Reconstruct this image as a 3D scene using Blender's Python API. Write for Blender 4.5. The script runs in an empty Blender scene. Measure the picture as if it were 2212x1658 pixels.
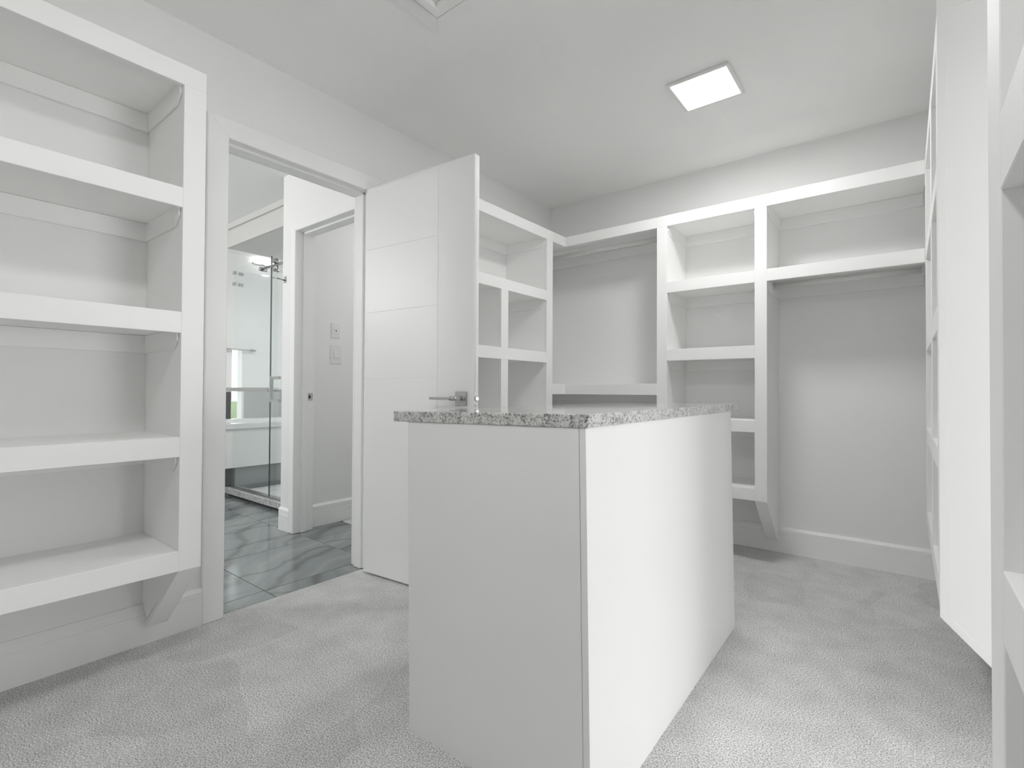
import bpy, bmesh, math, random
from mathutils import Vector, Matrix
random.seed(7)
S = bpy.context.scene
COL = S.collection

# ------------------------------------------------------------------ camera
cd = bpy.data.cameras.new('camera')
cam = bpy.data.objects.new('camera', cd)
COL.objects.link(cam)
S.camera = cam
cd.sensor_fit = 'HORIZONTAL'
cd.sensor_width = 36.0
cd.lens = 36.0 * 1082.6 / 2212.0
cd.clip_start = 0.01
R_ = Vector((0.78594435, 0.61827761, 0.00492709))
U_ = Vector((0.00376655, -0.01275633, 0.99991154))
F_ = Vector((-0.61828577, 0.78585627, 0.01235454))
m = Matrix((R_, U_, -F_)).transposed().to_4x4()
m.translation = Vector((0, 0, 0.9625))
cam.matrix_world = m

# ------------------------------------------------------------------ world, exposure
W = bpy.data.worlds.new('world')
S.world = W
W.use_nodes = True
bg = W.node_tree.nodes['Background']
bg.inputs[0].default_value = (0.96, 0.985, 1.0, 1)
bg.inputs[1].default_value = 3.0
S.view_settings.view_transform = 'Standard'
S.view_settings.look = 'None'
S.view_settings.exposure = -0.11
S.view_settings.gamma = 1.0
S.view_settings.use_curve_mapping = False
S.cycles.max_bounces = 14
S.cycles.diffuse_bounces = 9
S.cycles.glossy_bounces = 5
S.cycles.transmission_bounces = 8
S.cycles.transparent_max_bounces = 16
S.cycles.caustics_reflective = False
S.cycles.caustics_refractive = False
LAMP_W = 12.2          # closet ceiling panel in view
LAMP2_W = 11.5         # same panel over the camera
BATH_W = 35.0          # bathroom vanity light
SHOWER_W = 14.0        # recessed lamp over the shower tray
WC_W = 3.3            # unseen toilet-room panel, added to brighten its wall
BED3_W = 27.0  # added fill for the far end of the island side
BED2_W = 52.0  # added fill for the right end panel
BED_W = 80.0          # daylight through the window of the room beyond the closet entry


def area(name, loc, rot, sx, sy, watts, color=(1, 1, 1), portal=False):
    l = bpy.data.lights.new(name, 'AREA')
    l.shape = 'RECTANGLE'
    l.size, l.size_y = sx, sy
    l.energy = watts
    l.color = color
    if portal:
        l.cycles.is_portal = True
    o = bpy.data.objects.new(name, l)
    o.location = loc
    o.rotation_euler = rot
    COL.objects.link(o)
    return o


# ------------------------------------------------------------------ measured planes (metres)
XF, XW = -1.9136, -2.2722      # left units: face, wall
YB, YW = 3.0416, 3.3817        # back units: face, wall
XR = 0.073                     # right units: face
XRW = 0.433                    # right wall
ZC = 2.434
YFR = -1.35                    # wall behind the camera
ZT, ZTB = 2.058, 1.990
RAILS = [(1.640, 1.573), (1.2205, 1.1495), (0.800, 0.733), (0.4185, 0.3515)]
WT = 0.12                      # partition thickness
area('unseen_bedroom_light', (3.55, 2.36, 0.85), (0, math.pi / 2, 0), 1.3, 1.9, BED_W)
area('unseen_bedroom_light', (3.55, 0.05, 0.85), (0, math.pi / 2, 0), 1.3, 1.3, BED3_W)  # added, unseen source that lifts the island's far right side
area('unseen_bedroom_light', (1.35, YFR + 0.03, 1.15), (math.pi / 2, 0, 0), 1.1, 1.5, BED2_W)  # added, unseen source aimed through the entry at the end panel
area('bath_window_light', (-4.3, -0.96, 1.25), (math.pi / 2, 0, 0), 1.2, 0.8, 1, portal=True)


# ------------------------------------------------------------------ materials
def new_mat(name):
    mt = bpy.data.materials.new(name)
    mt.use_nodes = True
    nt = mt.node_tree
    return mt, nt, nt.nodes['Principled BSDF']


def lk(nt, a, b):
    nt.links.new(a, b)


def node(nt, typ, **kw):
    n = nt.nodes.new(typ)
    for k, v in kw.items():
        if k.startswith('i_'):
            n.inputs[int(k[2:])].default_value = v
        else:
            setattr(n, k, v)
    return n


def paint(name, col, rough, bump=0.0, scale=200.0, dist=0.001):
    mt, nt, b = new_mat(name)
    b.inputs['Roughness'].default_value = rough
    co = node(nt, 'ShaderNodeTexCoord')
    n1 = node(nt, 'ShaderNodeTexNoise')
    n1.inputs['Scale'].default_value = 1.3
    n1.inputs['Detail'].default_value = 3
    lk(nt, co.outputs['Object'], n1.inputs['Vector'])
    r = node(nt, 'ShaderNodeValToRGB')
    r.color_ramp.elements[0].position = 0.3
    r.color_ramp.elements[1].position = 0.7
    r.color_ramp.elements[0].color = (*[c * 0.985 for c in col], 1)
    r.color_ramp.elements[1].color = (*col, 1)
    lk(nt, n1.outputs['Fac'], r.inputs['Fac'])
    lk(nt, r.outputs['Color'], b.inputs['Base Color'])
    if bump:
        n2 = node(nt, 'ShaderNodeTexNoise')
        n2.inputs['Scale'].default_value = scale
        n2.inputs['Detail'].default_value = 4
        lk(nt, co.outputs['Object'], n2.inputs['Vector'])
        bp = node(nt, 'ShaderNodeBump')
        bp.inputs['Strength'].default_value = bump
        bp.inputs['Distance'].default_value = dist
        lk(nt, n2.outputs['Fac'], bp.inputs['Height'])
        lk(nt, bp.outputs['Normal'], b.inputs['Normal'])
    return mt


def plain(name, col, rough, metal=0.0):
    mt, nt, b = new_mat(name)
    b.inputs['Base Color'].default_value = (*col, 1)
    b.inputs['Roughness'].default_value = rough
    b.inputs['Metallic'].default_value = metal
    return mt


def emit(name, col, s):
    mt, nt, b = new_mat(name)
    b.inputs['Base Color'].default_value = (*col, 1)
    b.inputs['Emission Color'].default_value = (*col, 1)
    b.inputs['Emission Strength'].default_value = s
    return mt


M_WALL = paint('wall_paint', (0.86, 0.86, 0.853), 0.6, 0.15, 350, 0.0005)
M_CEIL = paint('ceiling_paint', (0.91, 0.91, 0.902), 0.75, 0.3, 110, 0.003)
M_BULK = paint('dimmed_bulkhead_paint', (0.62, 0.615, 0.60), 0.7)  # greyed to hold down the strong vanity light on the bulkhead
M_WALLG = paint('bedroom_grey_paint', (0.40, 0.40, 0.395), 0.6)  # unseen room, kept dark to limit light bounced into the closet
M_TRIM = paint('white_trim_paint', (0.90, 0.90, 0.892), 0.38)
M_DOOR = paint('door_paint', (0.88, 0.88, 0.872), 0.41)
M_UNIT = paint('white_shelf_paint', (0.90, 0.90, 0.892), 0.55)
M_ISL = paint('island_white_paint', (0.89, 0.89, 0.885), 0.45)
M_CHROME = plain('chrome', (0.46, 0.46, 0.46), 0.12, 1.0)
M_NICKEL = plain('satin_nickel', (0.55, 0.55, 0.545), 0.28, 1.0)
M_DARK = plain('near_black', (0.02, 0.02, 0.02), 0.6)
M_PLATE = plain('switch_plastic', (0.80, 0.80, 0.79), 0.35)
M_BATHWHITE = paint('glossy_bath_white', (0.80, 0.80, 0.79), 0.2)
M_DARKPANEL = plain('dark_grey_panel', (0.085, 0.085, 0.09), 0.4)
M_BEDFLOOR = plain('dark_bedroom_floor', (0.12, 0.12, 0.118), 0.35)  # unseen floor, darkened so less light bounces through the entry
M_GREYPANEL = plain('grey_panel', (0.33, 0.35, 0.35), 0.3)
M_GLASSEDGE = plain('glass_edge_green', (0.03, 0.05, 0.05), 0.15)
M_LED = emit('led_diffuser', (1, 1, 1), 6.0)
M_ROD = plain('white_rod', (0.78, 0.78, 0.77), 0.35)


def carpet_mat():
    mt, nt, b = new_mat('grey_carpet')
    b.inputs['Roughness'].default_value = 0.95
    b.inputs['Specular IOR Level'].default_value = 0.1
    co = node(nt, 'ShaderNodeTexCoord')
    fine = node(nt, 'ShaderNodeTexNoise')
    fine.inputs['Scale'].default_value = 240
    fine.inputs['Detail'].default_value = 3
    fine.inputs['Roughness'].default_value = 0.65
    lk(nt, co.outputs['Object'], fine.inputs['Vector'])
    wob = node(nt, 'ShaderNodeTexNoise')
    wob.inputs['Scale'].default_value = 4
    wob.inputs['Detail'].default_value = 2
    lk(nt, co.outputs['Object'], wob.inputs['Vector'])
    mx = node(nt, 'ShaderNodeMixRGB', blend_type='LINEAR_LIGHT')
    mx.inputs[0].default_value = 0.05
    lk(nt, co.outputs['Object'], mx.inputs[1])
    lk(nt, wob.outputs['Color'], mx.inputs[2])
    mp = node(nt, 'ShaderNodeMapping')
    mp.inputs['Rotation'].default_value = (0, 0, 0.5)
    mp.inputs['Scale'].default_value = (3.2, 1.5, 1)
    lk(nt, mx.outputs['Color'], mp.inputs['Vector'])
    vo = node(nt, 'ShaderNodeTexVoronoi')          # vacuum-brushed pile; its directional shading painted as tone patches
    vo.inputs['Scale'].default_value = 1.5
    lk(nt, mp.outputs['Vector'], vo.inputs['Vector'])
    sep = node(nt, 'ShaderNodeSeparateColor')
    lk(nt, vo.outputs['Color'], sep.inputs['Color'])
    med = node(nt, 'ShaderNodeTexNoise')
    med.inputs['Scale'].default_value = 9
    med.inputs['Detail'].default_value = 5
    lk(nt, co.outputs['Object'], med.inputs['Vector'])
    r1 = node(nt, 'ShaderNodeValToRGB')
    r1.color_ramp.elements[0].position = 0.34
    r1.color_ramp.elements[0].color = (0.25, 0.25, 0.247, 1)
    r1.color_ramp.elements[1].position = 0.585
    r1.color_ramp.elements[1].color = (0.90, 0.90, 0.89, 1)
    lk(nt, fine.outputs['Fac'], r1.inputs['Fac'])
    m1 = node(nt, 'ShaderNodeMapRange')
    m1.inputs['To Min'].default_value = 0.93
    m1.inputs['To Max'].default_value = 1.05
    lk(nt, sep.outputs['Red'], m1.inputs['Value'])
    m2 = node(nt, 'ShaderNodeMapRange')
    m2.inputs['From Min'].default_value = 0.3
    m2.inputs['From Max'].default_value = 0.7
    m2.inputs['To Min'].default_value = 0.92
    m2.inputs['To Max'].default_value = 1.08
    lk(nt, med.outputs['Fac'], m2.inputs['Value'])
    mu = node(nt, 'ShaderNodeMath', operation='MULTIPLY')
    lk(nt, m1.outputs['Result'], mu.inputs[0])
    lk(nt, m2.outputs['Result'], mu.inputs[1])
    hs = node(nt, 'ShaderNodeHueSaturation')
    lk(nt, r1.outputs['Color'], hs.inputs['Color'])
    lk(nt, mu.outputs['Value'], hs.inputs['Value'])
    lk(nt, hs.outputs['Color'], b.inputs['Base Color'])
    bp = node(nt, 'ShaderNodeBump')
    bp.inputs['Strength'].default_value = 0.7
    bp.inputs['Distance'].default_value = 0.006
    lk(nt, fine.outputs['Fac'], bp.inputs['Height'])
    lk(nt, bp.outputs['Normal'], b.inputs['Normal'])
    return mt


def granite_mat():
    mt, nt, b = new_mat('speckled_granite')
    b.inputs['Roughness'].default_value = 0.06
    co = node(nt, 'ShaderNodeTexCoord')
    n1 = node(nt, 'ShaderNodeTexNoise')
    n1.inputs['Scale'].default_value = 210
    n1.inputs['Detail'].default_value = 4
    n1.inputs['Roughness'].default_value = 0.6
    lk(nt, co.outputs['Object'], n1.inputs['Vector'])
    r1 = node(nt, 'ShaderNodeValToRGB')
    e = r1.color_ramp.elements
    e[0].position, e[0].color = 0.30, (0.09, 0.09, 0.087, 1)
    e[1].position, e[1].color = 0.455, (0.45, 0.45, 0.44, 1)
    x = r1.color_ramp.elements.new(0.38)
    x.color = (0.24, 0.24, 0.235, 1)
    x = r1.color_ramp.elements.new(0.62)
    x.color = (0.72, 0.72, 0.705, 1)
    n2 = node(nt, 'ShaderNodeTexNoise')
    n2.inputs['Scale'].default_value = 28
    n2.inputs['Detail'].default_value = 3
    lk(nt, co.outputs['Object'], n2.inputs['Vector'])
    ma = node(nt, 'ShaderNodeMath', operation='MULTIPLY_ADD')
    ma.inputs[1].default_value = 0.35
    ma.inputs[2].default_value = -0.165
    lk(nt, n2.outputs['Fac'], ma.inputs[0])
    ad = node(nt, 'ShaderNodeMath', operation='ADD')
    lk(nt, n1.outputs['Fac'], ad.inputs[0])
    lk(nt, ma.outputs['Value'], ad.inputs[1])
    lk(nt, ad.outputs['Value'], r1.inputs['Fac'])
    lk(nt, r1.outputs['Color'], b.inputs['Base Color'])
    return mt


def marble_mat():
    mt, nt, b = new_mat('grey_marble_tile')
    b.inputs['Roughness'].default_value = 0.12
    co = node(nt, 'ShaderNodeTexCoord')
    oi = node(nt, 'ShaderNodeObjectInfo')
    mul = node(nt, 'ShaderNodeMath', operation='MULTIPLY')
    mul.inputs[1].default_value = 23.0
    lk(nt, oi.outputs['Random'], mul.inputs[0])
    cx = node(nt, 'ShaderNodeCombineXYZ')
    lk(nt, mul.outputs['Value'], cx.inputs['X'])
    lk(nt, mul.outputs['Value'], cx.inputs['Z'])
    va = node(nt, 'ShaderNodeVectorMath', operation='ADD')
    lk(nt, co.outputs['Object'], va.inputs[0])
    lk(nt, cx.outputs['Vector'], va.inputs[1])
    wv = node(nt, 'ShaderNodeTexWave', wave_type='BANDS', bands_direction='DIAGONAL')
    wv.inputs['Scale'].default_value = 1.3
    wv.inputs['Distortion'].default_value = 7.0
    wv.inputs['Detail'].default_value = 3.0
    wv.inputs['Detail Scale'].default_value = 0.9
    lk(nt, va.outputs['Vector'], wv.inputs['Vector'])
    r = node(nt, 'ShaderNodeValToRGB')
    e = r.color_ramp.elements
    e[0].position, e[0].color = 0.0, (0.14, 0.152, 0.152, 1)
    e[1].position, e[1].color = 1.0, (0.285, 0.30, 0.295, 1)
    for p, c in ((0.07, 0.20), (0.3, 0.225), (0.5, 0.235), (0.54, 0.205), (0.8, 0.23), (0.96, 0.24)):
        q = r.color_ramp.elements.new(p)
        q.color = (c * 1.02, c * 1.13, c * 1.145, 1)  # stone's own teal, with a sky-reflection cast mixed into the colour
    lk(nt, wv.outputs['Fac'], r.inputs['Fac'])
    w2 = node(nt, 'ShaderNodeTexWave', wave_type='BANDS', bands_direction='X')
    w2.inputs['Scale'].default_value = 1.1
    w2.inputs['Distortion'].default_value = 11.0
    w2.inputs['Detail'].default_value = 4.0
    w2.inputs['Detail Scale'].default_value = 0.8
    lk(nt, va.outputs['Vector'], w2.inputs['Vector'])
    r2 = node(nt, 'ShaderNodeValToRGB')
    e2 = r2.color_ramp.elements
    e2[0].position, e2[0].color = 0.0, (0.66, 0.66, 0.66, 1)
    e2[1].position, e2[1].color = 0.05, (1, 1, 1, 1)
    lk(nt, w2.outputs['Fac'], r2.inputs['Fac'])
    mm = node(nt, 'ShaderNodeMixRGB', blend_type='MULTIPLY')
    mm.inputs[0].default_value = 1.0
    lk(nt, r.outputs['Color'], mm.inputs[1])
    lk(nt, r2.outputs['Color'], mm.inputs[2])
    lk(nt, mm.outputs['Color'], b.inputs['Base Color'])
    return mt


def glass_mat(name, tint, refl=1.0):
    mt = bpy.data.materials.new(name)
    mt.use_nodes = True
    nt = mt.node_tree
    nt.nodes.remove(nt.nodes['Principled BSDF'])
    out = nt.nodes['Material Output']
    tr = node(nt, 'ShaderNodeBsdfTransparent')
    tr.inputs[0].default_value = (*tint, 1)
    gl = node(nt, 'ShaderNodeBsdfGlossy')
    gl.inputs['Roughness'].default_value = 0.0
    gl.inputs['Color'].default_value = (refl, refl, refl, 1)
    lw = node(nt, 'ShaderNodeLayerWeight')
    lw.inputs['Blend'].default_value = 0.5
    pw = node(nt, 'ShaderNodeMath', operation='POWER')
    pw.inputs[1].default_value = 5.0
    lk(nt, lw.outputs['Facing'], pw.inputs[0])
    fr = node(nt, 'ShaderNodeMath', operation='MULTIPLY_ADD')
    fr.inputs[1].default_value = 0.96
    fr.inputs[2].default_value = 0.04
    lk(nt, pw.outputs[0], fr.inputs[0])
    mx = node(nt, 'ShaderNodeMixShader')
    lk(nt, fr.outputs[0], mx.inputs[0])
    lk(nt, tr.outputs[0], mx.inputs[1])
    lk(nt, gl.outputs[0], mx.inputs[2])
    lk(nt, mx.outputs[0], out.inputs['Surface'])
    return mt


def grass_mat():
    mt, nt, b = new_mat('lawn_grass')
    b.inputs['Roughness'].default_value = 0.9
    n = node(nt, 'ShaderNodeTexNoise')
    n.inputs['Scale'].default_value = 3
    n.inputs['Detail'].default_value = 5
    r = node(nt, 'ShaderNodeValToRGB')
    r.color_ramp.elements[0].color = (0.05, 0.11, 0.01, 1)
    r.color_ramp.elements[1].color = (0.13, 0.21, 0.03, 1)
    lk(nt, n.outputs['Fac'], r.inputs['Fac'])
    lk(nt, r.outputs['Color'], b.inputs['Base Color'])
    return mt


M_CARPET = carpet_mat()
M_GRANITE = granite_mat()
M_TILE = marble_mat()
M_GLASS = glass_mat('shower_glass', (0.976, 0.988, 0.987))
M_PANE = glass_mat('window_glass', (0.97, 0.98, 0.98))
M_GROUT = plain('tile_grout', (0.16, 0.165, 0.165), 0.8)
M_GRASS = grass_mat()
M_PAVE = paint('outdoor_concrete', (0.45, 0.45, 0.44), 0.9)


# ------------------------------------------------------------------ mesh helpers
def box(bm, x0, x1, y0, y1, z0, z1, bev=0.0):
    x0, x1 = sorted((x0, x1)); y0, y1 = sorted((y0, y1)); z0, z1 = sorted((z0, z1))
    t = bmesh.new()
    bmesh.ops.create_cube(t, size=1.0)
    for v in t.verts:
        v.co = Vector(((x0 + x1) / 2 + v.co.x * (x1 - x0), (y0 + y1) / 2 + v.co.y * (y1 - y0), (z0 + z1) / 2 + v.co.z * (z1 - z0)))
    if bev:
        bmesh.ops.bevel(t, geom=list(t.edges), offset=min(bev, 0.3 * min(x1 - x0, y1 - y0, z1 - z0)), segments=1, affect='EDGES', profile=0.5)
    merge(bm, t)
    return bm


def merge(bm, t):
    me = bpy.data.meshes.new('tmp')
    t.to_mesh(me)
    t.free()
    bm.from_mesh(me)
    bpy.data.meshes.remove(me)


def prism(bm, pts, vec, bev=0.0):
    t = bmesh.new()
    vs = [t.verts.new(p) for p in pts]
    f = t.faces.new(vs)
    r = bmesh.ops.extrude_face_region(t, geom=[f])
    bmesh.ops.translate(t, verts=[v for v in r['geom'] if isinstance(v, bmesh.types.BMVert)], vec=Vector(vec))
    bmesh.ops.recalc_face_normals(t, faces=list(t.faces))
    if bev:
        bmesh.ops.bevel(t, geom=list(t.edges), offset=bev, segments=1, affect='EDGES', profile=0.5)
    merge(bm, t)
    return bm


def cyl(bm, a, b, r, seg=24, r2=None):
    a, b = Vector(a), Vector(b)
    d = b - a
    t = bmesh.new()
    bmesh.ops.create_cone(t, cap_ends=True, segments=seg, radius1=r, radius2=r if r2 is None else r2, depth=d.length)
    q = d.to_track_quat('Z', 'Y').to_matrix().to_4x4()
    q.translation = (a + b) / 2
    bmesh.ops.transform(t, matrix=q, verts=list(t.verts))
    for f in t.faces:
        if len(f.verts) == 4:
            f.smooth = True
    merge(bm, t)
    return bm


def obj(name, bm, mat, parent=None, label=None, origin=None):
    """link bm (world coordinates) as ONE object; origin = world base point of the thing"""
    off = Vector(origin) if origin is not None else (parent['_o'] if parent is not None and '_o' in parent else Vector((0, 0, 0)))
    off = Vector(off)
    me = bpy.data.meshes.new(name)
    for v in bm.verts:
        v.co -= off
    bm.to_mesh(me)
    bm.free()
    me.materials.append(mat)
    o = bpy.data.objects.new(name, me)
    COL.objects.link(o)
    if parent is not None:
        o.parent = parent
        o['_o'] = tuple(off)
    else:
        o.location = off
        o['_o'] = tuple(off)
    if label:
        o['label'] = label
    return o


def thing(name, label, cat, loc, group=None):
    o = bpy.data.objects.new(name, None)
    o.empty_display_size = 0.1
    COL.objects.link(o)
    o.location = loc
    o['_o'] = tuple(loc)
    o['label'] = label
    o['category'] = cat
    if group:
        o['group'] = group
    return o


def struct(name, bm, mat, parent=None, origin=None):
    o = obj(name, bm, mat, parent, origin=origin)
    if parent is None:
        o['kind'] = 'structure'
    return o


def B(*boxes, bev=0.0):
    bm = bmesh.new()
    for b in boxes:
        box(bm, *b, bev=bev)
    return bm


# ------------------------------------------------------------------ room shell
X_DOOR_EDGE = -2.300           # carpet meets tile here
YD1, YD2 = 0.9175, 1.634       # closet doorway
ZD = 2.031
struct('floor', B((X_DOOR_EDGE, XRW + 0.06, YFR - 0.1, YW + 0.1, -0.10, 0.0), bev=0.004), M_CARPET)
struct('floor', B((XRW + 0.062, 3.7, YFR - 0.1, YW + 0.1, -0.10, -0.002)), M_BEDFLOOR)
struct('ceiling', B((-6.3, 3.8, YFR - 0.12, YW + 0.12, ZC, ZC + 0.12)), M_CEIL)
struct('wall_left', B((XW - WT, XW, YFR, YD1 - 0.02, -0.1, ZC), (XW - WT, XW, YD2 + 0.02, YW, -0.1, ZC),
                      (XW - WT, XW, YD1 - 0.02, YD2 + 0.02, ZD + 0.02, ZC)), M_WALL)
struct('wall_back', B((-6.1, 3.72, YW, YW + 0.12, -0.1, ZC)), M_WALL)
WY0, WY1, WZ1 = 0.98, 1.74, 2.031     # closet entry in the right wall, between the two right-hand units
struct('wall_right', B((XRW, XRW + WT, YFR, WY0 - 0.02, -0.1, ZC), (XRW, XRW + WT, WY1 + 0.02, YW, -0.1, ZC),
                       (XRW, XRW + WT, WY0 - 0.02, WY1 + 0.02, WZ1 + 0.02, ZC)), M_WALL)
struct('wall_front', B((-6.1, 0.74, YFR - 0.12, YFR, -0.1, ZC), (1.96, 3.72, YFR - 0.12, YFR, -0.1, ZC), (0.74, 1.96, YFR - 0.12, YFR, -0.1, 0.36), (0.74, 1.96, YFR - 0.12, YFR, 1.94, ZC)), M_WALL)


def base_profile(h=0.150, t=0.016):
    return [(0, 0.0), (t, 0.0), (t, 0.110), (t - 0.003, 0.1115), (t - 0.003, 0.1145), (t, 0.116), (t, h - 0.014), (t - 0.009, h), (0, h)]


def baseboard(name, axis, wall, sgn, s0, s1, h=0.150, parent=None):
    bm = bmesh.new()
    pts = []
    for u, z in base_profile(h):
        pts.append((wall + sgn * u, s0, z) if axis == 'x' else (s0, wall + sgn * u, z))
    prism(bm, pts, (0, s1 - s0, 0) if axis == 'x' else (s1 - s0, 0, 0))
    return struct(name, bm, M_TRIM, parent)


baseboard('baseboard_left', 'x', XW, 1, YFR, YD1 - 0.0835)
baseboard('baseboard_corner', 'x', XW, 1, YD2 + 0.0835, YW - 0.016)
baseboard('baseboard_back', 'y', YW, -1, XW, XRW)
baseboard('baseboard_right', 'x', XRW, -1, YFR, 0.98 - 0.0835)
baseboard('baseboard_right', 'x', XRW, -1, 1.74 + 0.0835, YW - 0.016)

# closet door casing (trim_1) and jamb (trim_2)
CW, CT = 0.083, 0.016
bm = bmesh.new()
for (x0, x1) in ((XW, XW + CT), (XW - WT - CT, XW - WT)):
    prism(bm, [(x0, YD1, 0), (x0, YD1, ZD - 0.004), (x0, YD1 - CW, ZD - 0.004 + CW), (x0, YD1 - CW, 0)], (x1 - x0, 0, 0), 0.003)
    prism(bm, [(x0, YD2, 0), (x0, YD2 + CW, 0), (x0, YD2 + CW, ZD - 0.004 + CW), (x0, YD2, ZD - 0.004)], (x1 - x0, 0, 0), 0.003)
    prism(bm, [(x0, YD1, ZD - 0.004), (x0, YD2, ZD - 0.004), (x0, YD2 + CW, ZD - 0.004 + CW), (x0, YD1 - CW, ZD - 0.004 + CW)], (x1 - x0, 0, 0), 0.003)
struct('trim_1', bm, M_TRIM)
xj0, xj1 = XW - WT - 0.002, XW + 0.004
struct('trim_2', B((xj0, xj1, YD1 - 0.02, YD1 - 0.0005, 0, ZD + 0.02), (xj0, xj1, YD2 + 0.0005, YD2 + 0.02, 0, ZD + 0.02), (xj0, xj1, YD1 - 0.02, YD2 + 0.02, ZD, ZD + 0.02),
                   (xj0 + 0.02, xj1 - 0.042, YD1 - 0.001, YD1 + 0.011, 0, ZD), (xj0 + 0.02, xj1 - 0.042, YD2 - 0.011, YD2 + 0.001, 0, ZD),
                   (xj0 + 0.02, xj1 - 0.042, YD1, YD2, ZD - 0.012, ZD + 0.001), bev=0.002), M_TRIM)

# closet entry on the right (outside the frame): jamb, casing, and the bright room beyond whose daylight falls on the island
x0, x1 = XRW - 0.004, XRW + WT + 0.004
struct('trim_6', B((x0, x1, WY0 - 0.02, WY0, 0, WZ1 + 0.02), (x0, x1, WY1, WY1 + 0.02, 0, WZ1 + 0.02), (x0, x1, WY0, WY1, WZ1, WZ1 + 0.02),
                   (XRW - CT, XRW, WY0 - CW, WY0, 0, WZ1 + CW), (XRW - CT, XRW, WY1, WY1 + CW, 0, WZ1 + CW), (XRW - CT, XRW, WY0, WY1, WZ1, WZ1 + CW),
                   (XRW + WT, XRW + WT + CT, WY0 - CW, WY0, 0, WZ1 + CW), (XRW + WT, XRW + WT + CT, WY1, WY1 + CW, 0, WZ1 + CW), (XRW + WT, XRW + WT + CT, WY0, WY1, WZ1, WZ1 + CW), bev=0.002), M_TRIM)
XE = 3.6
struct('wall_bedroom', B((XE, XE + 0.12, YFR, -0.65, -0.1, ZC), (XE, XE + 0.12, 0.75, 1.37, -0.1, ZC), (XE, XE + 0.12, -0.65, 0.75, -0.1, 0.14), (XE, XE + 0.12, -0.65, 0.75, 1.57, ZC), (XE, XE + 0.12, 3.33, YW, -0.1, ZC), (XE, XE + 0.12, 1.37, 3.33, -0.1, 0.14), (XE, XE + 0.12, 1.37, 3.33, 1.57, ZC)), M_WALLG)
w1 = struct('window_1', B((XE + 0.02, XE + 0.08, 1.37, 1.43, 0.14, 1.57), (XE + 0.02, XE + 0.08, 3.27, 3.33, 0.14, 1.57), (XE + 0.02, XE + 0.08, 2.41, 2.47, 0.14, 1.57),
                          (XE + 0.02, XE + 0.08, 1.43, 3.27, 1.51, 1.57), (XE + 0.02, XE + 0.08, 1.43, 3.27, 0.14, 0.20), bev=0.002), M_TRIM)
obj('pane', B((XE + 0.045, XE + 0.051, 1.43, 2.41, 0.20, 1.51)), M_PANE, w1)
obj('pane', B((XE + 0.045, XE + 0.051, 2.47, 3.27, 0.20, 1.51)), M_PANE, w1)
w5 = struct('added_window_5', B((XE + 0.02, XE + 0.08, -0.65, -0.59, 0.14, 1.57), (XE + 0.02, XE + 0.08, 0.69, 0.75, 0.14, 1.57),  # unseen window, added to go with the island fill light
                          (XE + 0.02, XE + 0.08, -0.59, 0.69, 1.51, 1.57), (XE + 0.02, XE + 0.08, -0.59, 0.69, 0.14, 0.20), bev=0.002), M_TRIM)
obj('pane', B((XE + 0.045, XE + 0.051, -0.59, 0.69, 0.20, 1.51)), M_PANE, w5)
w4 = struct('added_window_4', B((0.74, 0.80, YFR - 0.09, YFR + 0.01, 0.36, 1.94), (1.90, 1.96, YFR - 0.09, YFR + 0.01, 0.36, 1.94), (0.80, 1.90, YFR - 0.09, YFR + 0.01, 1.88, 1.94), (0.80, 1.90, YFR - 0.09, YFR + 0.01, 0.36, 0.42), bev=0.002), M_TRIM)  # unseen window, added to go with the end-panel fill light
obj('pane', B((0.80, 1.90, YFR - 0.05, YFR - 0.044, 0.42, 1.88)), M_PANE, w4)

# ------------------------------------------------------------------ bathroom shell
XBF = -5.75                     # far wall of the bathroom
YBS = -0.85                     # side wall with the bathroom window
sy0, sy1, sz0, sz1 = 2.385, 2.500, 0.60, 1.402      # slim window in the far wall
struct('wall_far', B((XBF - 0.12, XBF, YFR, sy0, -0.1, ZC), (XBF - 0.12, XBF, sy1, YW, -0.1, ZC),
                     (XBF - 0.12, XBF, sy0, sy1, -0.1, sz0), (XBF - 0.12, XBF, sy0, sy1, sz1, ZC)), M_WALL)
bx0, bx1, bz0, bz1 = -4.9, -3.7, 0.85, 1.65
struct('wall_side', B((XBF, bx0, YBS - 0.12, YBS, -0.1, ZC), (bx1, XW - WT, YBS - 0.12, YBS, -0.1, ZC),
                      (bx0, bx1, YBS - 0.12, YBS, -0.1, bz0), (bx0, bx1, YBS - 0.12, YBS, bz1, ZC)), M_WALL)
w2 = struct('window_2', B((bx0 - 0.07, bx1 + 0.07, YBS, YBS + 0.012, bz1, bz1 + 0.07), (bx0 - 0.07, bx1 + 0.07, YBS - 0.06, YBS + 0.03, bz0 - 0.03, bz0),
                          (bx0 - 0.07, bx0, YBS, YBS + 0.012, bz0, bz1), (bx1, bx1 + 0.07, YBS, YBS + 0.012, bz0, bz1),
                          (bx0, bx0 + 0.04, YBS - 0.11, YBS - 0.06, bz0, bz1), (bx1 - 0.04, bx1, YBS - 0.11, YBS - 0.06, bz0, bz1),
                          (bx0, bx1, YBS - 0.11, YBS - 0.06, bz1 - 0.04, bz1), (bx0, bx1, YBS - 0.11, YBS - 0.06, bz0, bz0 + 0.04), bev=0.002), M_TRIM)
obj('pane', B((bx0 + 0.04, bx1 - 0.04, YBS - 0.088, YBS - 0.082, bz0 + 0.04, bz1 - 0.04)), M_PANE, w2)
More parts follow.
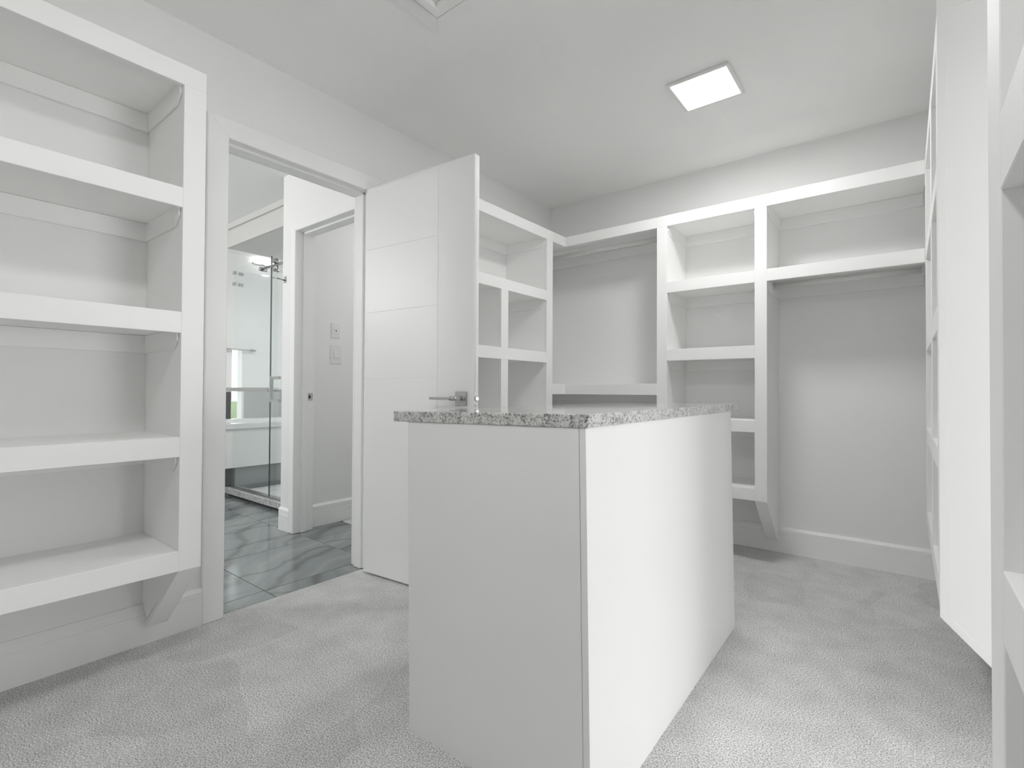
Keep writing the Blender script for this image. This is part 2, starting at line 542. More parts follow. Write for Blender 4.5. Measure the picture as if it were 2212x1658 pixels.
w3 = struct('window_3', B((XBF - 0.10, XBF + 0.004, sy0, sy0 + 0.006, sz0, sz1), (XBF - 0.10, XBF + 0.004, sy1 - 0.006, sy1, sz0, sz1),
                          (XBF - 0.10, XBF + 0.004, sy0, sy1, sz1 - 0.006, sz1), (XBF - 0.10, XBF + 0.004, sy0, sy1, sz0, sz0 + 0.008),
                          (XBF - 0.08, XBF - 0.05, sy0, sy1, 0.945, 0.975)), M_TRIM)
obj('pane', B((XBF - 0.068, XBF - 0.062, sy0 + 0.006, sy1 - 0.006, sz0 + 0.008, sz1 - 0.006)), M_PANE, w3)

# toilet-room wall: end wall facing the closet door, with a doorway to its right
XP0, XP1 = -3.392, -3.268        # partition between shower and toilet room
YP = 1.738
ZP = 2.020
XJ0, XJ1 = -3.205, -2.50         # doorway in the end wall
struct('wall_partition', B((XP0, XP1, YP, YW, -0.02, ZC), (XP1, XJ0 - 0.02, YP, YP + 0.12, -0.02, ZC), (XJ1 + 0.02, XW - WT, YP, YP + 0.12, -0.02, ZC),
                           (XJ0 - 0.02, XJ1 + 0.02, YP, YP + 0.12, ZP + 0.02, ZC)), M_WALL)
bm = bmesh.new()
c2 = 0.058
for (y0, y1) in ((YP - 0.014, YP), (YP + 0.12, YP + 0.134)):
    prism(bm, [(XJ0, y0, 0), (XJ0, y0, ZP), (XJ0 - c2, y0, ZP + c2 * 0.72), (XJ0 - c2, y0, 0)], (0, y1 - y0, 0), 0.003)
    prism(bm, [(XJ1, y0, 0), (XJ1 + c2, y0, 0), (XJ1 + c2, y0, ZP + c2 * 0.72), (XJ1, y0, ZP)], (0, y1 - y0, 0), 0.003)
    prism(bm, [(XJ0, y0, ZP), (XJ1, y0, ZP), (XJ1 + c2, y0, ZP + c2 * 0.72), (XJ0 - c2, y0, ZP + c2 * 0.72)], (0, y1 - y0, 0), 0.003)
struct('trim_3', bm, M_TRIM)
yj0, yj1 = YP - 0.004, YP + 0.124
tr4 = struct('trim_4', B((XJ0 - 0.02, XJ0 - 0.0005, yj0, yj1, 0, ZP + 0.02), (XJ1 + 0.0005, XJ1 + 0.02, yj0, yj1, 0, ZP + 0.02), (XJ0 - 0.02, XJ1 + 0.02, yj0, yj1, ZP, ZP + 0.02),
                         (XJ0 - 0.001, XJ0 + 0.011, yj0 + 0.045, yj0 + 0.085, 0, ZP), (XJ1 - 0.011, XJ1 + 0.001, yj0 + 0.045, yj0 + 0.085, 0, ZP),
                         (XJ0, XJ1, yj0 + 0.045, yj0 + 0.085, ZP - 0.012, ZP + 0.001), bev=0.002), M_TRIM)
bm = bmesh.new()
box(bm, XJ0 - 0.001, XJ0 + 0.0015, 1.826, 1.860, 0.884, 0.936, 0.0006)
sp = obj('strike_plate', bm, M_NICKEL, tr4, 'small satin metal strike plate on white door jamb')
obj('painted_latch_hole', B((XJ0 + 0.001, XJ0 + 0.0022, 1.831, 1.843, 0.899, 0.921)), M_DARK, sp)  # flat dark slip; the shade of a recess put in as colour
baseboard('baseboard_partition', 'x', XP1, 1, YP + 0.134, YW, 0.155)
bm = bmesh.new()
prism(bm, [(XP0, YP - u, z) for u, z in base_profile(0.155, 0.014)], (XJ0 - c2 - XP0, 0, 0))
struct('baseboard_end', bm, M_TRIM)

# shower ceiling bulkhead
struct('trim_5', B((-4.80, XP0, 1.95, YW, 2.225, ZC), (-4.80, XP0, 1.938, 1.95, 2.225, 2.262), (-4.80, XP0, 1.93, 1.95, 2.385, ZC), bev=0.002), M_BULK)

# bathroom floor: a grout bed and separate marble tiles
bf = struct('floor', B((-6.1, X_DOOR_EDGE, YFR, YW, -0.10, -0.006)), M_GROUT)
PITCH_X, PITCH_Y = 0.593, 0.586
tile_cache = {}


def tile(x0, x1, y0, y1):
    g = 0.0018
    x0 += g; x1 -= g; y0 += g; y1 -= g
    key = (round(x1 - x0, 4), round(y1 - y0, 4))
    if key not in tile_cache:
        bm = bmesh.new()
        box(bm, -(x1 - x0) / 2, (x1 - x0) / 2, -(y1 - y0) / 2, (y1 - y0) / 2, -0.006, 0.0, 0.0008)
        me = bpy.data.meshes.new('tile')
        bm.to_mesh(me); bm.free()
        me.materials.append(M_TILE)
        tile_cache[key] = me
    o = bpy.data.objects.new('tile', tile_cache[key])
    o.location = ((x0 + x1) / 2, (y0 + y1) / 2, -0.001)
    o.parent = bf
    COL.objects.link(o)


xs = [X_DOOR_EDGE] + [-2.413 - PITCH_X * k for k in range(0, 5)] + [-4.9]
ys = [YBS] + [1.164 + PITCH_Y * k for k in range(-3, 4)] + [YW]
for i in range(len(xs) - 1):
    for j in range(len(ys) - 1):
        x1, x0 = xs[i], xs[i + 1]
        y0, y1 = ys[j], ys[j + 1]
        if i == 0 and (y1 < YD1 or y0 > YD2):
            continue
        if i == 0:
            y0, y1 = max(y0, YD1), min(y1, YD2)
        if x1 < -3.5 and y1 > 1.98:                 # shower takes over
            if y0 > 1.9:
                continue
            y1 = 1.98
        if y1 - y0 < 0.02 or x1 - x0 < 0.02:
            continue
        tile(x0, x1, y0, y1)

# the world outside
struct('ground', B((-60, 60, -60, 60, -0.6, -0.5)), M_PAVE)
struct('lawn', B((-60, -7.0, 1.0, 60, -0.498, -0.45)), M_GRASS)

# ------------------------------------------------------------------ closet door (open), hinged on the right of the doorway
HX, HY = -2.2385, 1.5945
ANG = math.radians(4.62)
DW, DH, DT = 0.722, 2.014, 0.035
d = struct('door_1', B((0, DW, 0.002, DT - 0.002, 0.0, DH)), M_DOOR)
d['_o'] = (0, 0, 0)
zz = [0.0, 0.326, 0.653, 1.007, 1.351, 1.680, DH]
gx = 0.5065
gap = 0.0013
for k in range(6):
    obj('door_panel', B((0, gx - gap, 0, 0.004, zz[k] + (gap if k else 0), zz[k + 1] - (gap if k < 5 else 0)), (0, gx - gap, DT - 0.004, DT, zz[k] + (gap if k else 0), zz[k + 1] - (gap if k < 5 else 0)), bev=0.0007), M_DOOR, d)
obj('door_stile', B((gx + gap, DW, 0, DT, 0, DH), bev=0.001), M_DOOR, d)
for s in (1, -1):
    yf = 0.0 if s == 1 else DT
    h = obj('door_handle', B((0.622, 0.686, yf - s * 0.008, yf, 0.880, 0.943), bev=0.001), M_NICKEL, d, 'satin nickel lever on a square rose' if s == 1 else None)
    bm = bmesh.new()
    cyl(bm, (0.654, yf, 0.9115), (0.654, yf - s * 0.050, 0.9115), 0.0105)
    cyl(bm, (0.670, yf - s * 0.045, 0.9115), (0.624, yf - s * 0.045, 0.9115), 0.0105)
    box(bm, 0.500, 0.640, yf - s * 0.051, yf - s * 0.039, 0.906, 0.917, 0.002)
    obj('lever', bm, M_NICKEL, h)
lt = obj('latch', B((DW - 0.0005, DW + 0.001, 0.006, DT - 0.006, 0.884, 0.939), bev=0.0004), M_DOOR, d)
bm = bmesh.new()
cyl(bm, (DW, DT / 2, 0.9115), (DW + 0.0025, DT / 2, 0.9115), 0.0115)
prism(bm, [(DW, 0.010, 0.904), (DW + 0.011, 0.024, 0.904), (DW, 0.025, 0.904)], (0, 0, 0.015))
obj('latch_bolt', bm, M_CHROME, lt)
for z in (0.20, 1.0, 1.80):
    bm = bmesh.new()
    cyl(bm, (-0.006, DT + 0.004, z), (-0.006, DT + 0.004, z + 0.09), 0.006, 12)
    obj('hinge', bm, M_NICKEL, d)
d.location = (HX, HY, 0.012)
d.rotation_euler = (0, 0, ANG)

# ------------------------------------------------------------------ built-in shelving
def mapper(side):
    if side == 'left':
        return lambda s0, s1, t0, t1, z0, z1: (XF - t1, XF - t0, s0, s1, z0, z1)
    if side == 'back':
        return lambda s0, s1, t0, t1, z0, z1: (s0, s1, YB + t0, YB + t1, z0, z1)
    return lambda s0, s1, t0, t1, z0, z1: (xr[0] + t0, xr[0] + t1, s0, s1, z0, z1)


xr = [XR]
DEPTH = {'left': XF - XW - 0.001, 'back': YW - YB - 0.001, 'right': XRW - XR - 0.001}
FT = 0.019                     # face-frame thickness
BV = 0.0012


def cleats(u, mp, D, s0, s1, zu, left=True, right=True):
    """ledger strips under a shelf, along the wall and both sides"""
    h, t = 0.066, 0.007
    obj('cleat', B(mp(s0 + 0.0005, s1 - 0.0005, D - 0.014, D, zu - h, zu - 0.0005), bev=BV), M_UNIT, u)
    for on, a in ((left, s0 + 0.0005), (right, s1 - t)):
        if on:
            q = [mp(a, a, w, w, z, z) for w, z in ((FT + 0.0005, zu - 0.0005), (D - 0.0145, zu - 0.0005), (D - 0.0145, zu - h), (FT + 0.035, zu - h), (FT + 0.0005, zu - 0.035))]
            e = mp(a + t - 0.0005, a, 0, 0, 0, 0)
            f = mp(a, a, 0, 0, 0, 0)
            bm = bmesh.new()
            prism(bm, [(c[0], c[2], c[4]) for c in q], (e[0] - f[0], e[2] - f[2], 0))
            obj('cleat', bm, M_UNIT, u)


def shelf_bay(u, side, s0, s1, rails, zbot=None, top=True, lc=True, rc=True):
    mp, D = mapper(side), DEPTH[side]
    for (zt, zb) in ([(ZT, ZTB)] if top else []) + list(rails):
        if zt != ZT:
            obj('rail', B(mp(s0, s1, 0, FT, zb, zt), bev=BV), M_UNIT, u)
        zu = zb + 0.012
        obj('shelf', B(mp(s0 + 0.0003, s1 - 0.0003, FT + 0.0003, D, zu, zt - (0.0 if zt != ZT else 0.01)), bev=0.0006), M_UNIT, u)
        if zb > 0.5:
            cleats(u, mp, D, s0, s1, zu, lc, rc)


def partition(u, side, s0, s1, z0=0.3515, z1=ZTB):
    mp, D = mapper(side), DEPTH[side]
    obj('stile', B(mp(s0, s1, 0, FT, z0, z1), bev=BV), M_UNIT, u)
    obj('side_panel', B(mp(s0 + 0.0005, s1 - 0.0005, FT + 0.0003, D, z0, z1)), M_UNIT, u)


def top_rail(u, side, s0, s1):
    mp = mapper(side)
    obj('top_rail', B(mp(s0, s1, 0, FT, ZTB, ZT), bev=BV), M_UNIT, u)


def bracket(u, side, s0, s1):
    """sloping foot below a partition, cut back towards the wall above the baseboard"""
    D = DEPTH[side]
    zb = 0.3513
    prof = [(0.004, zb), (D, zb), (D, 0.1515), (D - 0.0175, 0.1515), (D - 0.0175, 0.140), (D - 0.052, 0.112)]
    frontp = [(0.0, zb), (0.019, zb), (D - 0.038, 0.090), (D - 0.053, 0.076)]

    def P3(t, z, s):
        if side == 'left':
            return (XF - t, s, z)
        if side == 'back':
            return (s, YB + t, z)
        return (xr[0] + t, s, z)
    vec = (s1 - s0) * (Vector((1, 0, 0)) if side == 'back' else Vector((0, 1, 0)))
    e = 0.001
    bm = bmesh.new()
    prism(bm, [P3(t, z, s0 + e) for t, z in prof], vec * ((s1 - s0 - 2 * e) / (s1 - s0)))
    br = obj('bracket', bm, M_UNIT, u)
    bm = bmesh.new()
    prism(bm, [P3(t, z, s0) for t, z in frontp], vec, 0.0008)
    obj('bracket_front', bm, M_UNIT, br)


def rod(u, a, b, r=0.0145):
    bm = bmesh.new()
    cyl(bm, a, b, r, 20)
    o = obj('hanging_rod', bm, M_ROD, u)
    a, b = Vector(a), Vector(b)
    n = (b - a).normalized()
    for p, q in ((a, a + n * 0.010), (b - n * 0.010, b)):
        bm = bmesh.new()
        cyl(bm, p, q, r + 0.010, 20)
        obj('rod_socket', bm, M_ROD, o)


# 1: shelves left of the doorway
u = thing('wall_shelf', 'large white open shelving with four tall shelves, left of the bathroom doorway', 'shelving', (XW + 0.18, 0.0, 0.07))
top_rail(u, 'left', -0.80, 0.7025)
partition(u, 'left', 0.634, 0.7025)
partition(u, 'left', -0.80, -0.732)
shelf_bay(u, 'left', -0.732, 0.634, RAILS)
bracket(u, 'left', 0.634, 0.7025)
bracket(u, 'left', -0.80, -0.732)

# 2: cubbies behind the open door
YS0, YS1 = 2.811, 2.882
u = thing('cubby_unit', 'white cubby shelves split by a centre divider, half hidden behind the open door', 'shelving', (XW + 0.18, 2.3, 0.07))
top_rail(u, 'left', 1.84, YS1)
partition(u, 'left', 1.84, 1.908)
partition(u, 'left', YS0, YS1)
shelf_bay(u, 'left', 1.908, YS0, [])
mp = mapper('left')
DL = DEPTH['left']
for k, (zt, zb) in enumerate(RAILS):
    obj('rail', B(mp(1.908, YS0, 0, FT, zb, zt), bev=BV), M_UNIT, u)
    obj('shelf', B(mp(1.9083, YS0 - 0.0003, FT + 0.0003, DL, zb + 0.012, zt), bev=0.0006), M_UNIT, u)
    if k == 0:
        cleats(u, mp, DL, 1.908, YS0, zb + 0.012)
    if k < 3:
        z1, z0 = zb, RAILS[k + 1][0]
        obj('divider_stile', B(mp(2.326, 2.393, 0, FT, z0, z1), bev=BV), M_UNIT, u)
        obj('divider', B(mp(2.3265, 2.3925, FT + 0.0003, DL, z0, zb + 0.0118)), M_UNIT, u)
cleats(u, mp, DL, 2.3925, YS0, RAILS[1][1] + 0.012)
cleats(u, mp, DL, 2.3925, YS0, RAILS[2][1] + 0.012)
bracket(u, 'left', YS0, YS1)
bracket(u, 'left', 1.84, 1.908)

# 3: corner hanging section
S1A, S1B = -1.2349, -1.1690
S2A, S2B = -0.6667, -0.6037
u = thing('corner_unit', 'white corner hanging section with a rod above one low shelf, in the back left corner', 'shelving', (-1.8, YW - 0.3, 0.93))
bm = bmesh.new()
obj('top_rail', B((XF - FT, XF, YS1, YB + FT, ZTB, ZT), bev=BV), M_UNIT, u)
obj('top_rail', B((XF, S1A, YB, YB + FT, ZTB, ZT), bev=BV), M_UNIT, u)
bm = bmesh.new()
box(bm, XW + 0.001, XF - FT - 0.0003, YS1, YW - 0.001, 2.002, 2.048)
box(bm, XF - FT - 0.0003, S1A, YB + FT + 0.0003, YW - 0.001, 2.002, 2.048)
obj('shelf', bm, M_UNIT, u)
obj('rail', B((XF - FT, XF, YS1, YB + FT, 0.936, 1.008), bev=BV), M_UNIT, u)
obj('rail', B((XF, S1A, YB, YB + FT, 0.936, 1.008), bev=BV), M_UNIT, u)
bm = bmesh.new()
box(bm, XW + 0.001, XF - FT - 0.0003, YS1, YW - 0.001, 0.950, 1.006)
box(bm, XF - FT - 0.0003, S1A, YB + FT + 0.0003, YW - 0.001, 0.950, 1.006)
obj('shelf', bm, M_UNIT, u)
for zu in (2.002, 0.950):
    obj('cleat', B((XW + 0.001, S1A, YW - 0.019, YW - 0.001, zu - 0.066, zu - 0.0005), bev=BV), M_UNIT, u)
    obj('cleat', B((XW + 0.001, XW + 0.019, YS1, YW - 0.0195, zu - 0.066, zu - 0.0005), bev=BV), M_UNIT, u)
rod(u, (XW + 0.020, 3.155, 1.958), (S1A - 0.0005, 3.155, 1.958))

# 4: tower of four shelves on the back wall
u = thing('shelf_tower', 'narrow white tower of open shelves on the back wall, behind the island', 'shelving', (-0.92, YW - 0.17, 0.07))
top_rail(u, 'back', S1A, S2B)
partition(u, 'back', S1A, S1B)
partition(u, 'back', S2A, S2B)
shelf_bay(u, 'back', S1B, S2A, RAILS)
bracket(u, 'back', S1A, S1B)
bracket(u, 'back', S2A, S2B)

# 5: hanging section right of the tower
u = thing('hanging_unit', 'white high shelf with a hanging rod below it, right half of the back wall', 'shelving', (-0.26, YW - 0.17, 1.55))
top_rail(u, 'back', S2B, XR)
shelf_bay(u, 'back', S2B, XR - 0.0005, RAILS[:1], rc=False)
rod(u, (S2B + 0.0005, 3.175, 1.563), (XR - 0.001, 3.175, 1.563))

# 6: far unit on the right wall, seen almost edge on
YR0 = 1.893
u = thing('wall_shelf', 'white shelving on the right wall, seen edge on with a tall pale end panel', 'shelving', (XRW - 0.18, 2.6, 0.07))
top_rail(u, 'right', YR0, YB - 0.0003)
for a, b in ((YR0, YR0 + 0.066), (2.343, 2.410), (2.9735, YB - 0.0005)):
    partition(u, 'right', a, b)
shelf_bay(u, 'right', YR0 + 0.066, 2.343, RAILS)
shelf_bay(u, 'right', 2.410, 2.9735, RAILS)
bracket(u, 'right', 2.343, 2.410)
DRr = DEPTH['right']
# end panel: runs up past the shelves, foot cut at a slant
bm = bmesh.new()
zlow = 0.325
prism(bm, [(XR, YR0 - 0.0125, zlow), (XR, YR0 - 0.0125, 2.300), (XR + DRr, YR0 - 0.0125, 2.300), (XR + DRr, YR0 - 0.0125, 0.152), (XRW - 0.018, YR0 - 0.0125, 0.152), (XRW - 0.05, YR0 - 0.0125, 0.02), (XR + 0.30, YR0 - 0.0125, 0.02)], (0, 0.012, 0), 0.0008)
ep = obj('end_panel', bm, M_UNIT, u)
bm = bmesh.new()
yy = YR0 - 0.0155
sl = (0.325 - 0.02) / 0.30
prism(bm, [(XR, yy, zlow), (XR, yy, 2.10), (XR + 0.019, yy, 2.10), (XR + 0.019, yy, zlow + 0.008)], (0, 0.003, 0), 0.0006)
prism(bm, [(XR, yy, zlow), (XR + 0.019, yy, zlow + 0.008), (XR + 0.29, yy, zlow + 0.028 - sl * 0.29), (XR + 0.29, yy, zlow - sl * 0.29)], (0, 0.003, 0), 0.0006)
prism(bm, [(XR + 0.019, yy, 2.058), (XR + 0.019, yy, 2.10), (XR + DRr, yy, 2.10), (XR + DRr, yy, 2.058)], (0, 0.003, 0), 0.0006)
obj('edge_frame', bm, M_UNIT, ep)

# 7: near unit on the right wall, cropped by the right edge of the picture
xr[0] = 0.069
u = thing('wall_shelf', 'white shelving closest to the viewer, cut off at the right edge of the picture', 'shelving', (XRW - 0.18, 0.1, 0.07))
top_rail(u, 'right', -0.70, 0.7255)
partition(u, 'right', 0.641, 0.7255)
partition(u, 'right', -0.70, -0.632)
shelf_bay(u, 'right', -0.632, 0.641, RAILS)
bracket(u, 'right', 0.641, 0.7255)
bracket(u, 'right', -0.70, -0.632)
xr[0] = XR

# ------------------------------------------------------------------ island and its stone top
ISL_O, ISL_R = (-0.65, 1.10, 0.0), (0, -0.0177, 0.0166)
IX0, IX1, IY0, IY1, IZ = -1.1156, -0.5365, 0.9578, 2.1843, 0.8785
isl = thing('island', 'white glossy closet island cabinet standing on the grey carpet', 'island', ISL_O)
PT = 0.0165
obj('side_panel', B((IX1 - PT, IX1, IY0, IY1, -0.012, IZ), bev=0.0008), M_ISL, isl)
obj('side_panel', B((IX0, IX0 + PT, IY0 + PT + 0.0005, IY1, -0.004, IZ), bev=0.0008), M_ISL, isl)
obj('front_panel', B((IX0, IX1 - PT - 0.0012, IY0, IY0 + PT, -0.004, IZ), bev=0.0008), M_ISL, isl)
obj('back_panel', B((IX0 + PT + 0.0005, IX1 - PT - 0.0005, IY1 - PT, IY1, -0.008, IZ), bev=0.0008), M_ISL, isl)
isl.rotation_euler = ISL_R
ct = obj('countertop', B((-1.175, -0.529, 0.955, 2.262, IZ + 0.0003, 0.9088), bev=0.0015), M_GRANITE, origin=ISL_O)
ct['label'] = 'light grey speckled granite top lying on the white island'
ct['category'] = 'countertop'
ct.rotation_euler = ISL_R

# ------------------------------------------------------------------ ceiling fittings
def ceiling_light(x, y, w, label, watts, ang=0.0):
    t = thing('ceiling_light', label, 'ceiling light', (x, y, ZC))
    h = w / 2
    bm = bmesh.new()
    z0 = ZC - 0.014
    for (a, b, c, e) in ((-h, h, -h, -h + 0.016), (-h, h, h - 0.016, h), (-h, -h + 0.016, -h + 0.016, h - 0.016), (h - 0.016, h, -h + 0.016, h - 0.016)):
        box(bm, x + a, x + b, y + c, y + e, z0, ZC - 0.0005, 0.003)
    obj('light_frame', bm, M_PLATE, t)
    obj('diffuser', B((x - h + 0.015, x + h - 0.015, y - h + 0.015, y + h - 0.015, z0 + 0.0015, ZC - 0.004)), M_LED, t)
    l = area('panel_light', (x, y, z0 - 0.003), (0, 0, 0), w - 0.04, w - 0.04, watts)
    l.parent = t
    l.location = (0, 0, z0 - 0.003 - ZC)
    return t


ceiling_light(-0.759, 2.473, 0.286, 'lit square ceiling light panel above the far end of the island', LAMP_W)
ceiling_light(-0.55, 0.08, 0.286, 'lit square ceiling light panel on the near half of the closet ceiling, over the camera', LAMP2_W)
ceiling_light(-2.85, 2.75, 0.30, 'unseen square ceiling light panel added to brighten the toilet room', WC_W)

# attic hatch, its far corner at the top edge of the picture
hx0, hx1, hy0, hy1 = -1.508, -0.85, 0.70, 1.410
t = thing('attic_hatch', 'white framed attic hatch in the ceiling, cut off by the top edge', 'hatch', (hx0 + 0.33, 1.05, ZC))
bm = bmesh.new()
fw = 0.058
z0, z1 = ZC - 0.010, ZC - 0.0005
prism(bm, [(hx0, hy0, z0), (hx0, hy1, z0), (hx0 + fw, hy1 - fw, z0), (hx0 + fw, hy0 + fw, z0)], (0, 0, 0.0095), 0.002)
prism(bm, [(hx1, hy0, z0), (hx1, hy1, z0), (hx1 - fw, hy1 - fw, z0), (hx1 - fw, hy0 + fw, z0)], (0, 0, 0.0095), 0.002)
prism(bm, [(hx0, hy1, z0), (hx1, hy1, z0), (hx1 - fw, hy1 - fw, z0), (hx0 + fw, hy1 - fw, z0)], (0, 0, 0.0095), 0.002)
prism(bm, [(hx0, hy0, z0), (hx1, hy0, z0), (hx1 - fw, hy0 + fw, z0), (hx0 + fw, hy0 + fw, z0)], (0, 0, 0.0095), 0.002)
obj('hatch_frame', bm, M_TRIM, t)
obj('hatch_panel', B((hx0 + fw + 0.002, hx1 - fw - 0.002, hy0 + fw + 0.002, hy1 - fw - 0.002, ZC - 0.010, z1), bev=0.002), M_TRIM, t)
obj('hatch_bead', B((hx0 + fw + 0.028, hx0 + fw + 0.058, hy0 + fw + 0.03, hy1 - fw - 0.03, ZC - 0.030, ZC - 0.0101), (hx0 + fw + 0.058, hx1 - fw - 0.03, hy1 - fw - 0.06, hy1 - fw - 0.03, ZC - 0.030, ZC - 0.0101), bev=0.003), M_TRIM, t)

# ------------------------------------------------------------------ toilet-room fittings
xw = XP1
t = thing('wall_sensor', 'white wall plate with a small dark dot, above the light switch', 'sensor plate', (xw, 2.07, 1.39))
obj('plate', B((xw, xw + 0.006, 2.036, 2.104, 1.336, 1.442), bev=0.002), M_PLATE, t)
pl = obj('insert', B((xw + 0.006, xw + 0.0085, 2.054, 2.086, 1.360, 1.420), bev=0.001), M_PLATE, t)
bm = bmesh.new()
cyl(bm, (xw + 0.0085, 2.070, 1.388), (xw + 0.0095, 2.070, 1.388), 0.005, 12)
obj('sensor_dot', bm, M_DARK, pl)
t = thing('light_switch', 'white rocker light switch in the toilet room, below the sensor plate', 'switch', (xw, 2.07, 1.215))
obj('plate', B((xw, xw + 0.007, 2.030, 2.116, 1.148, 1.284), bev=0.002), M_PLATE, t)
bm = bmesh.new()
prism(bm, [(xw + 0.007, 2.054, 1.190), (xw + 0.013, 2.054, 1.192), (xw + 0.008, 2.054, 1.244), (xw + 0.007, 2.054, 1.246)], (0, 0.044, 0), 0.0008)
obj('rocker', bm, M_PLATE, t)
t = thing('floor_register', 'white floor register on the marble tiles beside the toilet-room wall', 'vent', (-3.10, 2.165, 0.0))
bm = bmesh.new()
x0, x1, y0, y1 = -3.235, -2.95, 2.112, 2.232
box(bm, x0, x1, y0, y0 + 0.012, -0.001, 0.004); box(bm, x0, x1, y1 - 0.012, y1, -0.001, 0.004)
box(bm, x0, x0 + 0.012, y0, y1, -0.001, 0.004); box(bm, x1 - 0.012, x1, y0, y1, -0.001, 0.004)
obj('frame', bm, M_PLATE, t)
for k in range(14):
    xx = x0 + 0.018 + k * 0.0185
    obj('louvre', B((xx, xx + 0.013, y0 + 0.012, y1 - 0.012, 0.0, 0.0035)), M_PLATE, t)
t = thing('robe_hook', 'small chrome hook on the white wall end beside the shower', 'hook', (-3.35, YP, 1.86))
obj('back_plate', B((-3.372, -3.345, YP - 0.004, YP, 1.692, 1.738), bev=0.001), M_CHROME, t)
bm = bmesh.new()
cyl(bm, (-3.359, YP - 0.003, 1.710), (-3.359, YP - 0.05, 1.716), 0.005, 10)
cyl(bm, (-3.359, YP - 0.05, 1.716), (-3.43, YP - 0.055, 1.728), 0.004, 10)
obj('hook_arm', bm, M_CHROME, t)

# ------------------------------------------------------------------ shower
t = thing('shower_curb', 'low pale speckled stone curb under the shower glass', 'curb', (-4.1, 2.0, 0.0))
obj('curb_base', B((-4.83, XP0 - 0.001, 1.992, 2.06, -0.006, 0.022)), M_DARKPANEL, t)
obj('curb_slab', B((-4.84, XP0 - 0.001, 1.965, 2.07, 0.0225, 0.076), bev=0.003), M_GRANITE, t)
t = thing('shower_tray', 'white shower tray behind the glass', 'shower tray', (-4.1, 2.7, 0.0))
obj('tray', B((-4.80, XP0 - 0.001, 2.071, YW - 0.001, -0.006, 0.035), bev=0.004), M_BATHWHITE, t)
GY = 2.0
t = thing('shower_screen', 'frameless glass shower enclosure with a sliding door and chrome towel bar', 'shower screen', (-4.4, GY, 0.077))
SCR = t
obj('fixed_pane', B((-4.822, -4.00, GY + 0.014, GY + 0.022, 0.077, 2.048)), M_GLASS, t)
obj('bottom_channel', B((-4.822, XP0 - 0.002, GY - 0.008, GY + 0.026, 0.0765, 0.088)), M_CHROME, t)
obj('return_pane', B((-4.822, -4.814, GY + 0.024, YW - 0.002, 0.077, 2.048)), M_GLASS, t)
for z in (1.90, 2.0):
    obj('glass_clip', B((-4.812, -4.775, GY - 0.002, GY + 0.013, z, z + 0.03), bev=0.002), M_CHROME, t)
    obj('glass_clip', B((-4.812, -4.800, GY + 0.05, GY + 0.09, z, z + 0.03), bev=0.002), M_CHROME, t)
bm = bmesh.new()
box(bm, -4.815, -4.03, GY - 0.052, GY - 0.040, 0.940, 0.974, 0.002)
tb = obj('towel_bar', bm, M_CHROME, t)
for x in (-4.17, -4.78):
    obj('bar_post', B((x, x + 0.03, GY - 0.040, GY + 0.0135, 0.948, 0.970), bev=0.001), M_CHROME, tb)
dp = obj('shower_door', B((-4.085, XP0 - 0.004, GY - 0.004, GY + 0.004, 0.089, 2.052)), M_GLASS, t)
obj('glass_edge', B((-4.093, -4.0855, GY - 0.0042, GY + 0.0042, 0.089, 2.052)), M_GLASSEDGE, dp)
bm = bmesh.new()
yh = GY - 0.06
box(bm, -3.985, -3.960, yh, yh + 0.022, 0.858, 1.062, 0.002)
for z in (0.858, 1.040):
    box(bm, -3.985, -3.960, yh + 0.022, GY - 0.0045, z, z + 0.022, 0.001)
    box(bm, -3.960, -3.84, yh, yh + 0.02, z, z + 0.022, 0.001)
obj('door_handle', bm, M_CHROME, dp)
t = SCR
bm = bmesh.new()
cyl(bm, (-4.20, GY - 0.030, 1.955), (XP0 - 0.002, GY - 0.030, 1.955), 0.011, 16)
obj('roller_rail', bm, M_CHROME, t)
for x in (-3.97, -3.55):
    bm = bmesh.new()
    cyl(bm, (x, GY - 0.045, 1.987), (x, GY - 0.012, 1.987), 0.022, 20)
    cyl(bm, (x, GY - 0.050, 1.915), (x, GY - 0.004, 1.915), 0.012, 16)
    box(bm, x - 0.008, x + 0.008, GY - 0.012, GY - 0.0045, 1.90, 1.99)
    obj('roller', bm, M_CHROME, t)
bm = bmesh.new()
cyl(bm, (-4.20, GY - 0.045, 1.955), (-4.20, GY + 0.012, 1.955), 0.017, 16)
obj('end_stop', bm, M_CHROME, t)

for px_, py_, w_ in ((-4.1, 2.65, 'over the tray'),):
    t = thing('recessed_light', 'round recessed lamp in the lowered shower ceiling', 'ceiling light', (px_, py_, 2.225))
    bm = bmesh.new()
    cyl(bm, (px_, py_, 2.2245), (px_, py_, 2.217), 0.055, 28, 0.050)
    obj('trim_ring', bm, M_PLATE, t)
    bm = bmesh.new()
    cyl(bm, (px_, py_, 2.2168), (px_, py_, 2.2155), 0.040, 28)
    obj('lens', bm, M_LED, t)
    l = area('recessed_lamp', (0, 0, -0.012), (0, 0, 0), 0.07, 0.07, SHOWER_W)
    l.parent = t

